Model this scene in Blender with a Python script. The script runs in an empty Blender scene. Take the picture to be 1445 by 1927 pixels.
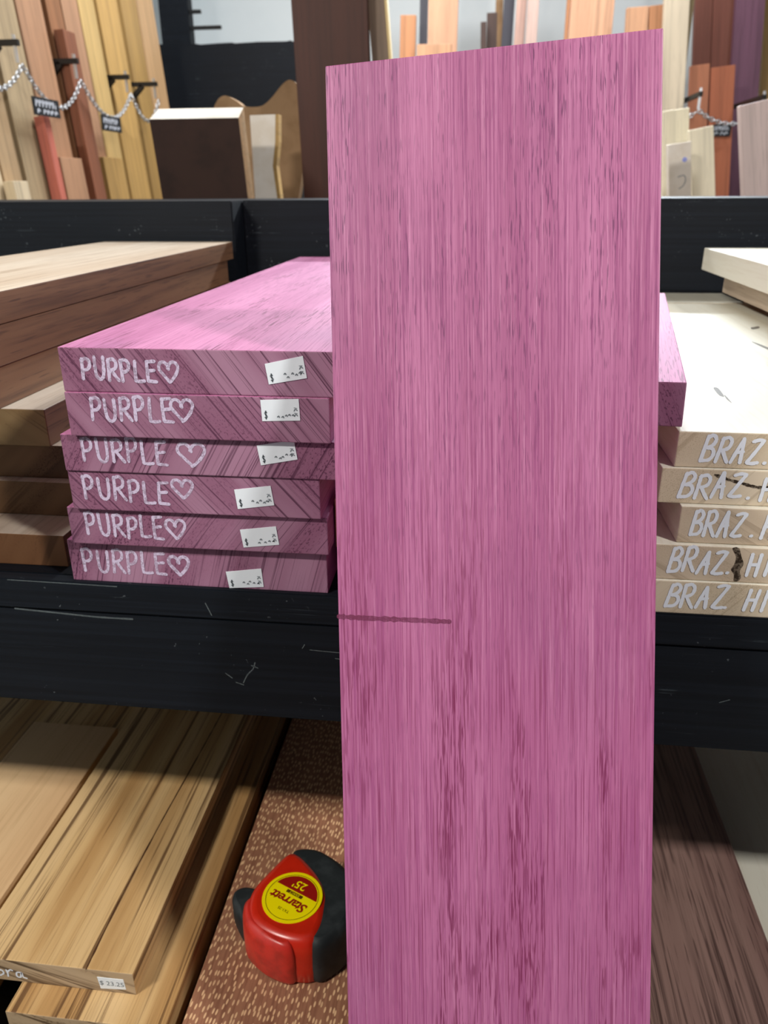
import bpy, bmesh, math, random
from mathutils import Vector, Matrix
random.seed(7)
S = bpy.context.scene
COL = S.collection
OZ = 1.5                                   # eye height above the floor; z below is written from eye level

# ------------------------------------------------------------------ camera
yaw, pit, rol = (math.radians(a) for a in (6.9556, 22.7587, .3636))
F = Vector((-math.sin(yaw)*math.cos(pit), math.cos(yaw)*math.cos(pit), -math.sin(pit)))
Rt = Vector((math.cos(yaw), math.sin(yaw), 0)); Dn = F.cross(Rt)
rr = math.cos(rol)*Rt + math.sin(rol)*Dn; dd = -math.sin(rol)*Rt + math.cos(rol)*Dn
cd = bpy.data.cameras.new('camera'); cam = bpy.data.objects.new('camera', cd); COL.objects.link(cam)
cam.matrix_world = Matrix(((rr.x, -dd.x, -F.x, 0), (rr.y, -dd.y, -F.y, 0), (rr.z, -dd.z, -F.z, OZ), (0, 0, 0, 1)))
cd.sensor_fit = 'VERTICAL'; cd.sensor_height = 36; cd.lens = 1450/1927*36; cd.clip_start = .01
cd.dof.use_dof = True; cd.dof.focus_distance = .5; cd.dof.aperture_fstop = 11.5
S.camera = cam

# ------------------------------------------------------------------ world, lamps, exposure
wd = bpy.data.worlds.new('world'); S.world = wd; wd.use_nodes = True
bg = wd.node_tree.nodes['Background']; bg.inputs[0].default_value = (.86, .91, 1, 1); bg.inputs[1].default_value = .075
def tube(name, loc, sx, sy, power, col, target=None, spread=180):
    l = bpy.data.lights.new(name, 'AREA'); l.shape = 'RECTANGLE'; l.size = sx; l.size_y = sy; l.energy = power; l.color = col
    l.spread = math.radians(spread); o = bpy.data.objects.new(name, l); COL.objects.link(o); o.location = (loc[0], loc[1], loc[2]+OZ)
    if target:
        d = Vector((target[0], target[1], target[2]+OZ)) - o.location
        z = -d.normalized(); x = (Vector((1, 0, 0))-z*z.x).normalized(); y = z.cross(x)      # tube runs across the aisle
        o.rotation_euler = Matrix((x, y, z)).transposed().to_euler()
    return o
LEFT = (-1.2, -.62, 1.2); RIGHT = (1.25, -.48, 1.2); BACK = (.25, 3.1, 1.0)
tube('left_aisle_lamp_light', LEFT, .4, .10, 34, (1, .94, .86), (0, .45, -.3))
tube('right_aisle_lamp_light', RIGHT, .22, .10, 34, (1, .97, .94), (0, .45, -.2))
tube('back_lamp_light', BACK, 1.0, .08, 17, (.84, .93, 1), (0, .9, -.1), 84)
tube('added_row_fill_light', (-.2, 2.6, 1.6), 1.6, .3, 58, (.97, .98, 1))  # added overhead fill, brightens the back wall and standing boards
vs = S.view_settings; vs.view_transform = 'Standard'; vs.look = 'None'; vs.gamma = 1; vs.use_curve_mapping = False; vs.exposure = 0

# ------------------------------------------------------------------ materials
def lin(c):
    if isinstance(c, str):
        c = [int(c[i:i+2], 16)/255 for i in (0, 2, 4)]
    return tuple((v/12.92 if v <= .04045 else ((v+.055)/1.055)**2.4) for v in c) + (1,)
class NT:
    def __init__(s, name):
        s.m = bpy.data.materials.new(name); s.m.use_nodes = True; s.t = s.m.node_tree; s.b = s.t.nodes['Principled BSDF']
    def n(s, ty, **kw):
        x = s.t.nodes.new(ty)
        for k, v in kw.items(): setattr(x, k, v)
        return x
    def L(s, a, b): s.t.links.new(a, b)
    def coord(s, scale, rot=(0, 0, 0), seed=0):
        if not hasattr(s, 'base'):
            tc = s.n('ShaderNodeTexCoord'); oi = s.n('ShaderNodeObjectInfo')
            mu = s.n('ShaderNodeMath', operation='MULTIPLY'); mu.inputs[1].default_value = 37.7; s.L(oi.outputs['Random'], mu.inputs[0])
            ad = s.n('ShaderNodeVectorMath', operation='ADD'); s.L(tc.outputs['Object'], ad.inputs[0]); s.L(mu.outputs[0], ad.inputs[1])
            s.base = ad.outputs[0]; s.obj = tc.outputs['Object']
        r = s.n('ShaderNodeMapping'); r.inputs['Rotation'].default_value = rot; s.L(s.base, r.inputs[0])
        m = s.n('ShaderNodeMapping'); m.inputs['Scale'].default_value = scale; m.inputs['Location'].default_value = (seed*3.1, seed*1.7, seed*2.3); s.L(r.outputs[0], m.inputs[0])
        return m.outputs[0]
    def noise(s, v, detail=2, rough=.5, dist=0):
        x = s.n('ShaderNodeTexNoise'); x.inputs['Scale'].default_value = 1; x.inputs['Detail'].default_value = detail
        x.inputs['Roughness'].default_value = rough; x.inputs['Distortion'].default_value = dist; s.L(v, x.inputs['Vector']); return x.outputs[0]
    def ramp(s, f, a, b, va=0, vb=1):
        x = s.n('ShaderNodeMapRange'); x.interpolation_type = 'SMOOTHSTEP'
        for i, q in zip((1, 2, 3, 4), (a, b, va, vb)): x.inputs[i].default_value = q
        s.L(f, x.inputs[0]); return x.outputs[0]
    def mul(s, a, b, op='MULTIPLY'):
        x = s.n('ShaderNodeMath', operation=op)
        for i, q in enumerate((a, b)):
            if isinstance(q, (int, float)): x.inputs[i].default_value = q
            else: s.L(q, x.inputs[i])
        return x.outputs[0]
    def mix(s, f, a, b):
        x = s.n('ShaderNodeMix', data_type='RGBA')
        if isinstance(f, (int, float)): x.inputs[0].default_value = f
        else: s.L(f, x.inputs[0])
        for i, q in ((6, a), (7, b)):
            if isinstance(q, (str, tuple)): x.inputs[i].default_value = lin(q) if isinstance(q, str) else q
            else: s.L(q, x.inputs[i])
        return x.outputs[2]
    def done(s, col, rough=.5, bump=None, bs=.1, bd=.0004, spec=.4):
        if isinstance(col, (str, tuple)): s.b.inputs['Base Color'].default_value = lin(col) if isinstance(col, str) else col
        else: s.L(col, s.b.inputs['Base Color'])
        if isinstance(rough, (int, float)): s.b.inputs['Roughness'].default_value = rough
        else: s.L(rough, s.b.inputs['Roughness'])
        s.b.inputs['Specular IOR Level'].default_value = spec
        if bump is not None:
            q = s.n('ShaderNodeBump'); q.inputs['Strength'].default_value = bs; q.inputs['Distance'].default_value = bd
            s.L(bump, q.inputs['Height']); s.L(q.outputs[0], s.b.inputs['Normal'])
        return s.m
def wood(name, base, light, dark, band=(22, 1.5), fine=(260, 7), pore=(700, 30), pamt=.5, damt=.6, rough=.5, pt=.62, spec=.35):
    t = NT(name)
    b = t.noise(t.coord((band[0], band[1], band[0]), seed=1), 2, .55, .2)
    f = t.noise(t.coord((fine[0], fine[1], fine[0]), seed=2), 3, .6)
    p = t.noise(t.coord((pore[0], pore[1], pore[0]), seed=3), 1, .5)
    c = t.mix(t.ramp(b, .3, .7), base, light)
    c = t.mix(t.mul(t.ramp(f, .45, .75), damt), c, dark)
    c = t.mix(t.mul(t.ramp(p, pt, pt+.08), pamt), c, dark)
    return t.done(c, rough, f, .25, .0004, spec)
def endgrain(name, base, light, dark, ang=35, ring=170, seed=0, amt=.75, rough=.6, pores=900):
    t = NT(name); a = math.radians(ang)
    v = t.coord((ring, 6, 5), (0, a, 0), seed)
    f = t.noise(v, 3, .6, .25)
    b = t.noise(t.coord((30, 2, 4), (0, a, 0), seed+5), 2)
    p = t.noise(t.coord((pores, 20, pores*.55), (0, a, 0), seed+2), 1)
    c = t.mix(t.ramp(b, .35, .68), base, light)
    c = t.mix(t.mul(t.ramp(f, .52, .66), amt), c, dark)
    gate = t.ramp(b, .55, .3)
    c = t.mix(t.mul(t.ramp(p, .55, .68), t.mul(gate, .75)), c, dark)
    return t.done(c, rough, f, .3, .0004, .25)
def plain(name, col, rough=.5, spec=.4, var=.0, vcol=None, scale=40):
    t = NT(name)
    if vcol is None: return t.done(col, rough, spec=spec)
    n = t.noise(t.coord((scale,)*3), 4, .6)
    return t.done(t.mix(t.mul(t.ramp(n, .4, .7), var), col, vcol), rough, n, .15, .0006, spec)

def purple_face(name, base='A8608A', light='C07AA2', dark='6E2C50', fig=.8):
    t = NT(name)
    b = t.noise(t.coord((26, 1.6, 26), seed=1), 2, .5, .3)
    bl = t.noise(t.coord((14, 9, 14), seed=4), 2, .5)
    f = t.noise(t.coord((700, 7, 700), seed=2), 3, .65)
    p = t.noise(t.coord((900, 38, 900), seed=3), 1, .5)
    g = t.noise(t.coord((34, 5, 34), seed=6), 3, .55)
    c = t.mix(t.ramp(b, .3, .7), base, light)
    c = t.mix(t.mul(t.ramp(bl, .55, .75), .3), c, '8A6288')
    c = t.mix(t.mul(t.ramp(f, .5, .72), .5), c, '8C4270')
    c = t.mix(t.mul(t.ramp(f, .42, .28), .35), c, 'D094B8')
    dens = t.ramp(g, .42, .66, .15, 1)
    c = t.mix(t.mul(t.mul(t.ramp(p, .54, .62), dens), fig), c, dark)
    return t.done(c, .66, f, .25, .0003, .28)
M = {}
M['purple'] = purple_face('purple_wood')
def hero_mat():
    t = NT('purple_planed_wood')
    b = t.noise(t.coord((42, 1.0, 42), seed=1), 3, .55, .25)
    lg = t.noise(t.coord((9, 4.5, 9), seed=9), 2, .5)
    f = t.noise(t.coord((900, 9, 900), seed=2), 3, .65)
    p = t.noise(t.coord((1700, 75, 1700), seed=3), 1, .5)
    p2 = t.noise(t.coord((1000, 45, 1000), seed=7), 2, .5, .3)
    g = t.noise(t.coord((48, 4.0, 48), seed=6), 3, .6)
    st = t.noise(t.coord((1300, 12, 1300), seed=8), 1)
    c = t.mix(t.ramp(b, .3, .7), 'A25E84', 'B67298')
    c = t.mix(t.mul(t.ramp(lg, .50, .70), .45), c, '8A5A7C')
    l2 = t.noise(t.coord((16, 13, 16), seed=12), 3, .6); c = t.mix(t.mul(t.ramp(l2, .52, .70), .25), c, '884E74')
    c = t.mix(t.mul(t.ramp(f, .47, .66), .72), c, '86406E')
    c = t.mix(t.mul(t.ramp(f, .45, .30), .55), c, 'CE92B2')
    sx = t.n('ShaderNodeSeparateXYZ'); t.L(t.obj, sx.inputs[0])
    low = t.ramp(sx.outputs[1], .63, .29, .06, 1)                      # coarser, redder figure towards the foot of this board
    c = t.mix(t.mul(low, .35), c, 'B45E90')
    up = t.ramp(sx.outputs[1], .35, .75, .25, 1)
    c = t.mix(t.mul(t.mul(t.ramp(p2, .50, .60), t.ramp(g, .43, .56)), t.mul(low, .75)), c, '6E1E46')
    c = t.mix(t.mul(t.mul(t.ramp(p, .58, .66), t.ramp(g, .60, .40, .35, 1)), t.mul(up, .75)), c, '54284E')
    c = t.mix(t.mul(t.mul(t.ramp(st, .58, .67), low), .6), c, '78284E')
    return t.done(c, .46, f, .22, .0003, .35)
M['hero'] = hero_mat()
for i, (a, sd) in enumerate(((36, 1), (38, 2), (-30, 3), (42, 4), (-38, 5), (-16, 6), (24, 8))):
    M['purple_end%d' % i] = endgrain('purple_end_grain', '8C5C76', 'A67C94', '48203A', a, 520, sd, .8)
M['hick'] = wood('cream_hickory', 'D0CCBC', 'DCD8C8', 'B8A88C', (10, 1.2), (160, 5), (500, 25), .15, .25, .45)
M['hick_end'] = endgrain('cream_hickory_end', 'CCBCA2', 'D8CAB2', '9A876C', -40, 190, 3, .4, .6, 2600)
M['hick_end2'] = endgrain('cream_hickory_end', 'C6B49C', 'D4C4AC', '94806A', 60, 230, 7, .45, .6, 2600)
def zebra():
    t = NT('striped_zebrawood')
    f = t.noise(t.coord((150, 1.9, 150), seed=2), 4, .65, .15); b = t.noise(t.coord((26, .9, 26), seed=1), 2)
    n = t.noise(t.coord((700, 14, 700), seed=4), 2)
    c = t.mix(t.ramp(b, .35, .65), 'C09A64', 'D0B080')
    c = t.mix(t.mul(t.ramp(b, .52, .40), .45), c, '9A7044')
    c = t.mix(t.mul(t.ramp(f, .52, .62), .85), c, '583A22')
    c = t.mix(t.mul(t.ramp(n, .5, .7), .3), c, '7A5632')
    return t.done(c, .5, f, .2, .0004, .35)
M['zebra'] = zebra()
M['zebra_end'] = endgrain('zebrawood_end', 'B09878', 'BCA688', '54402C', 72, 110, 2, .9, .6, 600)
M['oak'] = wood('pale_tan_wood', 'CCA87E', 'D6B68C', 'A07C54', (14, 1.2), (200, 5), (600, 30), .15, .35, .5)
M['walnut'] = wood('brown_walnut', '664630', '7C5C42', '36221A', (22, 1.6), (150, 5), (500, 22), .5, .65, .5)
M['walnut_top'] = wood('glare_pale_walnut', 'C4B09A', 'D4C6B4', '8E745A', (20, 1.4), (150, 5), (500, 22), .3, .4, .5)  # walnut lightened with back-lamp glare for top faces; grey board reuses it
M['walnut_end'] = endgrain('walnut_end', '6E5036', '8E6C4A', '3E2818', -48, 70, 1, .6)
M['walnut_end2'] = endgrain('walnut_end', '82583A', '966A48', '44281A', -28, 80, 4, .5)
M['acacia_end'] = endgrain('tan_walnut_end', '9A7C54', 'B4986C', '4E3A26', 55, 130, 5, .7)
M['darkbrown'] = wood('dark_brown_wood', '80625A', '92746A', '382421', (22, 1.5), (170, 3.2), (600, 16), .6, .9, .5, .58)
def lacewood():
    t = NT('lacewood'); v = t.coord((290, 93, 290), (0, 0, .10), 1)
    nz = t.noise(t.coord((60, 40, 60), seed=3), 1); 
    vo = t.n('ShaderNodeTexVoronoi', voronoi_dimensions='2D'); vo.inputs['Scale'].default_value = 1; vo.inputs['Randomness'].default_value = .7; t.L(v, vo.inputs['Vector'])
    fl = t.ramp(vo.outputs['Distance'], .31, .19)
    f = t.noise(t.coord((400, 20, 400), seed=2), 2)
    c = t.mix(t.ramp(f, .35, .7), '9C6E54', '865A44')
    c = t.mix(t.mul(fl, t.ramp(nz, .2, .5, .6, 1)), c, 'DCB48A')
    return t.done(c, .5, f, .2, .0003, .35)
M['lace'] = lacewood()
def black_paint():
    t = NT('black_painted_wood')
    g = t.noise(t.coord((3, 260, 260), seed=1), 3, .6)
    blot = t.noise(t.coord((25, 25, 25), seed=2), 3)
    sc = t.noise(t.coord((6, 300, 420), seed=3), 2, .6)
    sp = t.noise(t.coord((260, 260, 260), seed=5), 1)
    c = t.mix(t.ramp(g, .35, .7), '0A0F16', '11171F')
    c = t.mix(t.mul(t.mul(t.ramp(sc, .66, .74), t.ramp(blot, .5, .65)), .45), c, '5A666C')
    c = t.mix(t.mul(t.mul(t.ramp(sp, .68, .74), t.ramp(blot, .55, .7)), .5), c, '70787C')
    return t.done(c, .6, g, .25, .0005, .22)
M['black'] = black_paint()
M['scuff'] = plain('scuffed_paint', '5E686C', .7)
M['iron'] = plain('black_iron', '121212', .5)
M['chain'] = plain('zinc_chain', 'C4C8CC', .3); M['chain'].node_tree.nodes['Principled BSDF'].inputs['Metallic'].default_value = .7
M['paper'] = plain('white_sticker_paper', 'E6EEF4', .6, .3)
M['print'] = plain('grey_print', '7C858C', .6)
M['chalk'] = plain('white_paint_writing', 'D0D6E0', .7)
M['slate'] = plain('black_slate', '1B2026', .6)
def marker(name, col, lo=.40, hi=.56, a=.95):
    t = NT(name); n = t.noise(t.coord((420, 420, 420)), 3, .7)
    n2 = t.noise(t.coord((90, 90, 90), seed=3), 2)
    al = t.mul(t.ramp(t.mul(n, t.mul(n2, .5), 'ADD'), lo+.2, hi+.26, .45, a), 1.0)
    t.L(al, t.b.inputs['Alpha']); return t.done(col, .5, spec=.4)
M['marker'] = marker('lavender_white_marker', 'D6C8E2')
M['marker_w'] = plain('white_marker', 'E6ECF4', .5)
M['stain'] = marker('dark_stain', '33261A', .42, .54)
M['saw'] = marker('dark_saw_mark', '7A3656', .44, .64, .75)
M['vein'] = marker('dark_vein', '4A2E1A', .3, .46)
M['knot'] = marker('grey_brown_knot', '5E564A', .25, .45)

# ------------------------------------------------------------------ building helpers
def W(p): return Vector((p[0], p[1], p[2]+OZ))
def tag(o, label=None, cat=None, group=None, kind=None):
    if label: o['label'] = label
    if cat: o['category'] = cat
    if group: o['group'] = group
    if kind: o['kind'] = kind
    return o
def mesh_obj(name, verts, faces, mats, parent=None, fm=None, smooth=False):
    me = bpy.data.meshes.new(name); me.from_pydata([tuple(v) for v in verts], [], faces); me.update()
    for m in (mats if isinstance(mats, (list, tuple)) else [mats]): me.materials.append(m)
    if fm:
        for p, i in zip(me.polygons, fm): p.material_index = i
    if smooth:
        for p in me.polygons: p.use_smooth = True
    o = bpy.data.objects.new(name, me); COL.objects.link(o)
    if parent: o.parent = parent
    return o
def empty(name, loc):
    o = bpy.data.objects.new(name, None); COL.objects.link(o); o.location = W(loc); return o
def plank_mesh(name, w, l, t, mats, bev=.0008):
    bm = bmesh.new()
    bmesh.ops.create_cube(bm, size=1, matrix=Matrix.Translation((0, l/2, t/2)) @ Matrix.Diagonal((w, l, t, 1)))
    if bev: bmesh.ops.bevel(bm, geom=bm.edges[:], offset=bev, segments=2, affect='EDGES', profile=.6)
    bm.normal_update()
    for f in bm.faces:
        if len(mats) > 1 and abs(f.normal.y) > .8: f.material_index = 1
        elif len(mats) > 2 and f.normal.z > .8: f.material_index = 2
    me = bpy.data.meshes.new(name); bm.to_mesh(me); bm.free()
    for m in mats: me.materials.append(m)
    return me
def place(name, me, org, xd=(1, 0, 0), yd=(0, 1, 0), parent=None):
    o = bpy.data.objects.new(name, me); COL.objects.link(o)
    X = Vector(xd).normalized(); Y = Vector(yd).normalized(); Z = X.cross(Y).normalized(); X = Y.cross(Z)
    p = W(org) if parent is None else Vector(org)
    m = Matrix(((X.x, Y.x, Z.x, p.x), (X.y, Y.y, Z.y, p.y), (X.z, Y.z, Z.z, p.z), (0, 0, 0, 1)))
    if parent: o.parent = parent; o.matrix_local = m
    else: o.matrix_world = m
    return o
def board(name, x0, x1, y0, y1, z0, z1, mats, label, group=None, bev=.0008, rot=0, cat='board'):
    """A board lying along y: origin at the middle of the near end's lower edge."""
    me = plank_mesh(name, x1-x0, y1-y0, z1-z0, mats, bev)
    a = math.radians(rot)
    o = place(name, me, ((x0+x1)/2, y0, z0), (math.cos(a), math.sin(a), 0), (-math.sin(a), math.cos(a), 0))
    return tag(o, label, cat, group)
def box(name, x0, x1, y0, y1, z0, z1, mat, parent=None, bev=.001):
    bm = bmesh.new()
    bmesh.ops.create_cube(bm, size=1, matrix=Matrix.Translation((0, 0, (z1-z0)/2)) @ Matrix.Diagonal((x1-x0, y1-y0, z1-z0, 1)))
    if bev: bmesh.ops.bevel(bm, geom=bm.edges[:], offset=bev, segments=2, affect='EDGES')
    me = bpy.data.meshes.new(name); bm.to_mesh(me); bm.free(); me.materials.append(mat)
    o = bpy.data.objects.new(name, me); COL.objects.link(o)
    p = W(((x0+x1)/2, (y0+y1)/2, z0))
    if parent: o.parent = parent; o.location = p - parent.location
    else: o.location = p
    return o
def crom(pts, n=6, closed=False):
    if len(pts) < 3 and not closed: return [Vector(p) for p in pts]
    P = [Vector(p) for p in pts]; out = []; k = len(P)
    for i in range(k if closed else k-1):
        g = (lambda j: P[j % k]) if closed else (lambda j: P[max(0, min(k-1, j))])
        a, b, c, d = g(i-1), g(i), g(i+1), g(i+2)
        for s in range(n):
            t = s/n
            out.append(.5*((2*b)+(c-a)*t+(2*a-5*b+4*c-d)*t*t+(3*b-a-3*c+d)*t**3))
    if not closed: out.append(P[-1])
    return out
def ribbons(name, strokes, wid, mat, parent, tomap, n=6, jit=.12):
    """Pen strokes: 2-D polylines swept to flat ribbons; tomap turns (u, v) into the parent's local space."""
    V = []; Fc = []
    for li, st in enumerate(strokes):
        p = crom([Vector((a[0], a[1])) for a in st], n)
        q = [p[0]]
        for a in p[1:]:
            if (a-q[-1]).length > wid*.12: q.append(a)
        if len(q) < 2: q.append(q[0]+Vector((wid*.6, wid*.3)))
        b0 = len(V); k = len(q)
        prof = []
        d0 = (q[1]-q[0]).normalized(); d1 = (q[-1]-q[-2]).normalized()
        prof.append((q[0]-d0*wid*.45, d0, .45)); 
        for i in range(k):
            d = (q[min(k-1, i+1)]-q[max(0, i-1)])
            d = d.normalized() if d.length > 1e-9 else d0
            prof.append((q[i], d, 1+random.uniform(-jit, jit)))
        prof.append((q[-1]+d1*wid*.45, d1, .45))
        for c, d, s in prof:
            nn = Vector((-d.y, d.x))*wid*.5*s
            V.append(tomap(*(c+nn), li)); V.append(tomap(*(c-nn), li))
        for i in range(len(prof)-1):
            a = b0+2*i; Fc.append((a, a+1, a+3, a+2))
    return mesh_obj(name, V, Fc, mat, parent)
GL = {
 'P': ([(0, 0), (.02, .5), (.03, 1)], [(.0, .95), (.3, 1.03), (.5, .88), (.47, .62), (.28, .47), (.05, .45)]),
 'U': ([(0, 1), (0, .5), (.05, .15), (.25, 0), (.45, .12), (.53, .45), (.55, 1)],),
 'R': ([(0, 0), (.02, .5), (.03, 1)], [(0, .95), (.3, 1.03), (.5, .88), (.46, .62), (.22, .5), (.1, .5)], [(.18, .5), (.38, .25), (.6, 0)]),
 'L': ([(.03, 1), (0, .5), (0, .03)], [(0, .03), (.25, 0), (.52, .03)]),
 'E': ([(.03, .98), (0, .5), (0, .03)], [(.02, .97), (.5, 1.0)], [(0, .52), (.42, .56)], [(0, .03), (.5, .0)]),
 'B': ([(.06, 1), (.03, .5), (0, 0)], [(.05, .93), (.3, 1.04), (.5, .88), (.42, .66), (.15, .53)], [(.15, .53), (.45, .5), (.58, .28), (.42, .06), (.02, .02)]),
 'A': ([(0, 0), (.15, .5), (.32, 1)], [(.32, 1), (.42, .5), (.5, 0)], [(.12, .42), (.48, .46)]),
 'Z': ([(.03, .93), (.3, 1), (.55, .97)], [(.55, .97), (.3, .5), (.05, .06)], [(.05, .05), (.3, .02), (.6, .06)]),
 'H': ([(.03, 1), (.02, .5), (0, 0)], [(.5, 1), (.48, .5), (.46, 0)], [(0, .5), (.48, .53)]),
 'I': ([(.05, 1), (.03, .5), (0, 0)],),
 '.': ([(0, .04), (.05, .05)],),
 '$': ([(.5, .8), (.3, .95), (.08, .8), (.2, .55), (.42, .45), (.5, .22), (.28, .05), (.03, .2)], [(.3, 1.1), (.27, -.1)]),
 'heart': ([(.5, 0), (.22, .35), (.02, .65), (.08, .93), (.28, 1), (.45, .85), (.5, .65)], [(.45, .7), (.62, .97), (.85, .98), (.98, .75), (.85, .4), (.62, .1), (.48, -.02)]),
}
def word(txt, u0, u1, v0, v1, slant=0, wob=.05, gap=.28, wide=1.0):
    adv = {'I': .05, '.': .1, 'L': .5}
    tot = sum(adv.get(c, .55)+gap for c in txt)-gap; sc = (u1-u0)/tot; h = v1-v0; out = []; x = 0
    for c in txt:
        dy = random.uniform(-wob, wob); sh = 1+random.uniform(-wob, wob); ro = random.uniform(-wob, wob)
        for st in GL[c]:
            out.append([(u0+(x+px*wide+ro*py)*sc+slant*(py*h), v0+(py*sh+dy)*h) for px, py in st])
        x += adv.get(c, .55)+gap
    return out
def boxglyph(k, u0, u1, v0, v1):
    return [[(u0+a*(u1-u0), v0+b*(v1-v0)) for a, b in st] for st in GL[k]]

# ------------------------------------------------------------------ the room
M['wall'] = plain('white_wall_paint', 'E6EEF0', .8, .2, .3, 'D8E4E8', 6)
M['ceil'] = plain('grey_ceiling', '9A9C9C', .9)
M['floor'] = plain('grey_concrete', '82807C', .7, .3, .5, '6A6864', 5)
def slab(name, x0, x1, y0, y1, z0, z1, mat): return tag(box(name, x0, x1, y0, y1, z0, z1, mat, bev=0), kind='structure')
slab('floor', -1.6, 3.6, -2.2, 4.3, -1.6, -1.5, M['floor'])
slab('wall_back', -1.6, 3.6, 4.2, 4.3, -1.5, 1.9, M['wall'])
slab('wall_left', -1.6, -1.5, -2.2, 4.2, -1.5, 1.9, M['wall'])
slab('ceiling', -1.6, 3.6, -2.2, 4.3, 1.9, 2.0, M['ceil'])

# ------------------------------------------------------------------ the black lumber rack
rack = tag(empty('lumber_rack', (0, .9, -1.5)), 'black painted wooden lumber rack with two shelves holding the stacked boards', 'rack')
def rp(name, *a, **k): return box(name, *a, M['black'], rack, **k)
rp('shelf_deck', -1.2, 1.2, .512, 1.55, -.3065, -.2815)
es = rp('edge_strip', -1.2, 1.2, .5, .512, -.3075, -.2815, bev=.0012)
ap = rp('apron_board', -1.2, 1.2, .5015, .525, -.3985, -.3082, bev=.0012)
rp('back_panel', -1.2, -.383, 1.236, 1.55, -.2815, -.0157, bev=.002)
rp('back_panel', -.383, 1.2, 1.29, 1.55, -.2815, -.0157, bev=.002)
rp('lower_deck', -1.2, 1.2, .24, 1.55, -.744, -.714)
rp('lower_apron', -1.2, 1.2, .22, .24, -.83, -.714)
for x in (-1.2, 1.14):
    for y in (.53, 1.5): rp('post', x, x+.06, y, y+.06, -1.5, -.3065 if y < 1 else -.744)
def on_front(par, x, z):       # world x, z on the fascia to the part's local space
    return lambda u, v, li=0: (u, 0, v)
def fascia_mark(name, part, yf, strokes, wid):
    o = part.location + rack.location
    return ribbons(name, strokes, wid, M['scuff_a'], part, lambda u, v, li=0: (u-o.x, yf-o.y-.0002, v+OZ-o.z))
M['scuff_a'] = marker('scraped_paint', '6C7678', .42, .60, .6)
fascia_mark('scratch', ap, .5015, [[(-.36, -.309), (-.32, -.311), (-.29, -.3125), (-.262, -.3125)]], .0016)
for q in ([(-.165, -.346), (-.167, -.352), (-.172, -.358), (-.176, -.366)], [(-.19, -.358), (-.185, -.362)], [(-.182, -.366), (-.176, -.368)], [(-.168, -.349), (-.163, -.351)]): fascia_mark('scratch', ap, .5015, [q], .0011)
for q in ([(-.126, -.330), (-.124, -.3265)], [(-.12, -.331), (-.06, -.3335)], [(.19, -.355), (.197, -.352)], [(-.10, -.3375), (-.094, -.338)], [(-.088, -.339), (-.08, -.340)]): fascia_mark('scratch', ap, .5015, [q], .0008)
for q in ([(-.36, -.2822), (-.3, -.2828), (-.27, -.2832)], [(-.2, -.2935), (-.196, -.304)]): fascia_mark('scratch', es, .5, [q], .0009)

# ------------------------------------------------------------------ the six stacked purple boards
PB = [(-.2805, -.0905, .4905, -.1270, -.0968, 1.236), (-.2802, -.0955, .4890, -.1584, -.1272, 1.2), (-.2911, -.087, .493, -.1861, -.1588, 1.21),
      (-.2910, -.1055, .4945, -.2167, -.1863, 1.2), (-.2987, -.1017, .498, -.2465, -.2169, 1.19), (-.307, -.1044, .504, -.2815, -.2467, 1.2)]
PTXT = [((-.0796, -.0273, .0087, .023), (-.0254, -.0117, .0081, .0215), [(.0476, .0216), (.0733, .0273), (.0754, .0128), (.0495, .008)]),
        ((-.0743, -.0158, .0119, .0280), (-.0173, -.0013, .0130, .0279), [(.0457, .0291), (.0718, .0304), (.0722, .0157), (.0461, .0146)]),
        ((-.0864, -.0243, .0080, .0242), (-.0167, .0038, .0070, .0232), [(.041, .0237), (.0673, .0283), (.0692, .0145), (.043, .0093)]),
        ((-.0816, -.018, .0080, .0248), (-.0152, .0007, .0122, .026), [(.0309, .0203), (.0576, .0242), (.0594, .0096), (.0324, .0055)]),
        ((-.0846, -.0252, .0075, .0248), (-.0232, -.0079, .0078, .0228), [(.0334, .0174), (.0605, .0213), (.0621, .0068), (.0351, .0032)]),
        ((-.09, -.0237, .0085, .0268), (-.0216, -.0054, .0093, .0247), [(.023, .014), (.0508, .0182), (.0518, .0028), (.0247, .0002)])]
PL = ['purple board at the top of the stack marked PURPLE with a heart', 'purple board second from the top, marked PURPLE above a thin shadow gap',
      'purple board third from the top with the largest, lopsided heart', 'purple board fourth from the top, its right end set well back',
      'purple board second from the bottom, marked PURPLE with a faint heart', 'bottom purple board of the stack, lying on the black shelf']
def sticker(par, c4, i):
    c = [Vector(p) for p in c4]; e = -.0003; th = -.00012
    V = [(p.x, e+th, p.y) for p in c]+[(p.x, 0, p.y) for p in c]
    o = mesh_obj('price_sticker', V, [(0, 1, 2, 3)[::-1], (4, 5, 6, 7), (0, 1, 5, 4), (1, 2, 6, 5), (2, 3, 7, 6), (3, 0, 4, 7)], M['paper'], par)
    o['label'] = 'small white price sticker'
    TLc, TR_, BR_, BL_ = c
    def mp(u, v, li=0):
        p = TLc*(1-u)*v+TR_*u*v+BR_*u*(1-v)+BL_*(1-u)*(1-v); return (p.x, e+th-.0001, p.y)
    st = [[(.08+a*.12, .12+b*.34) for a, b in s] for s in GL['$']]
    rnd = random.Random(i*5+2)
    for k in range(5):
        x = .42+k*.1+rnd.uniform(-.02, .02); y = .2+rnd.uniform(-.05, .15)
        st.append([(x, y), (x+.03, y+.06), (x+.05, y-.02)])
    for s in range(2):
        x = .86; y = .2+.25*s
        st.append([(x, y), (x+.04, y+.1), (x+.08, y+.02)]); st.append([(x+.01, y+.15), (x+.07, y+.13)])
    q = ribbons('sticker_print', st, .035, M['print'], o, mp, 4)
    return o
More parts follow.
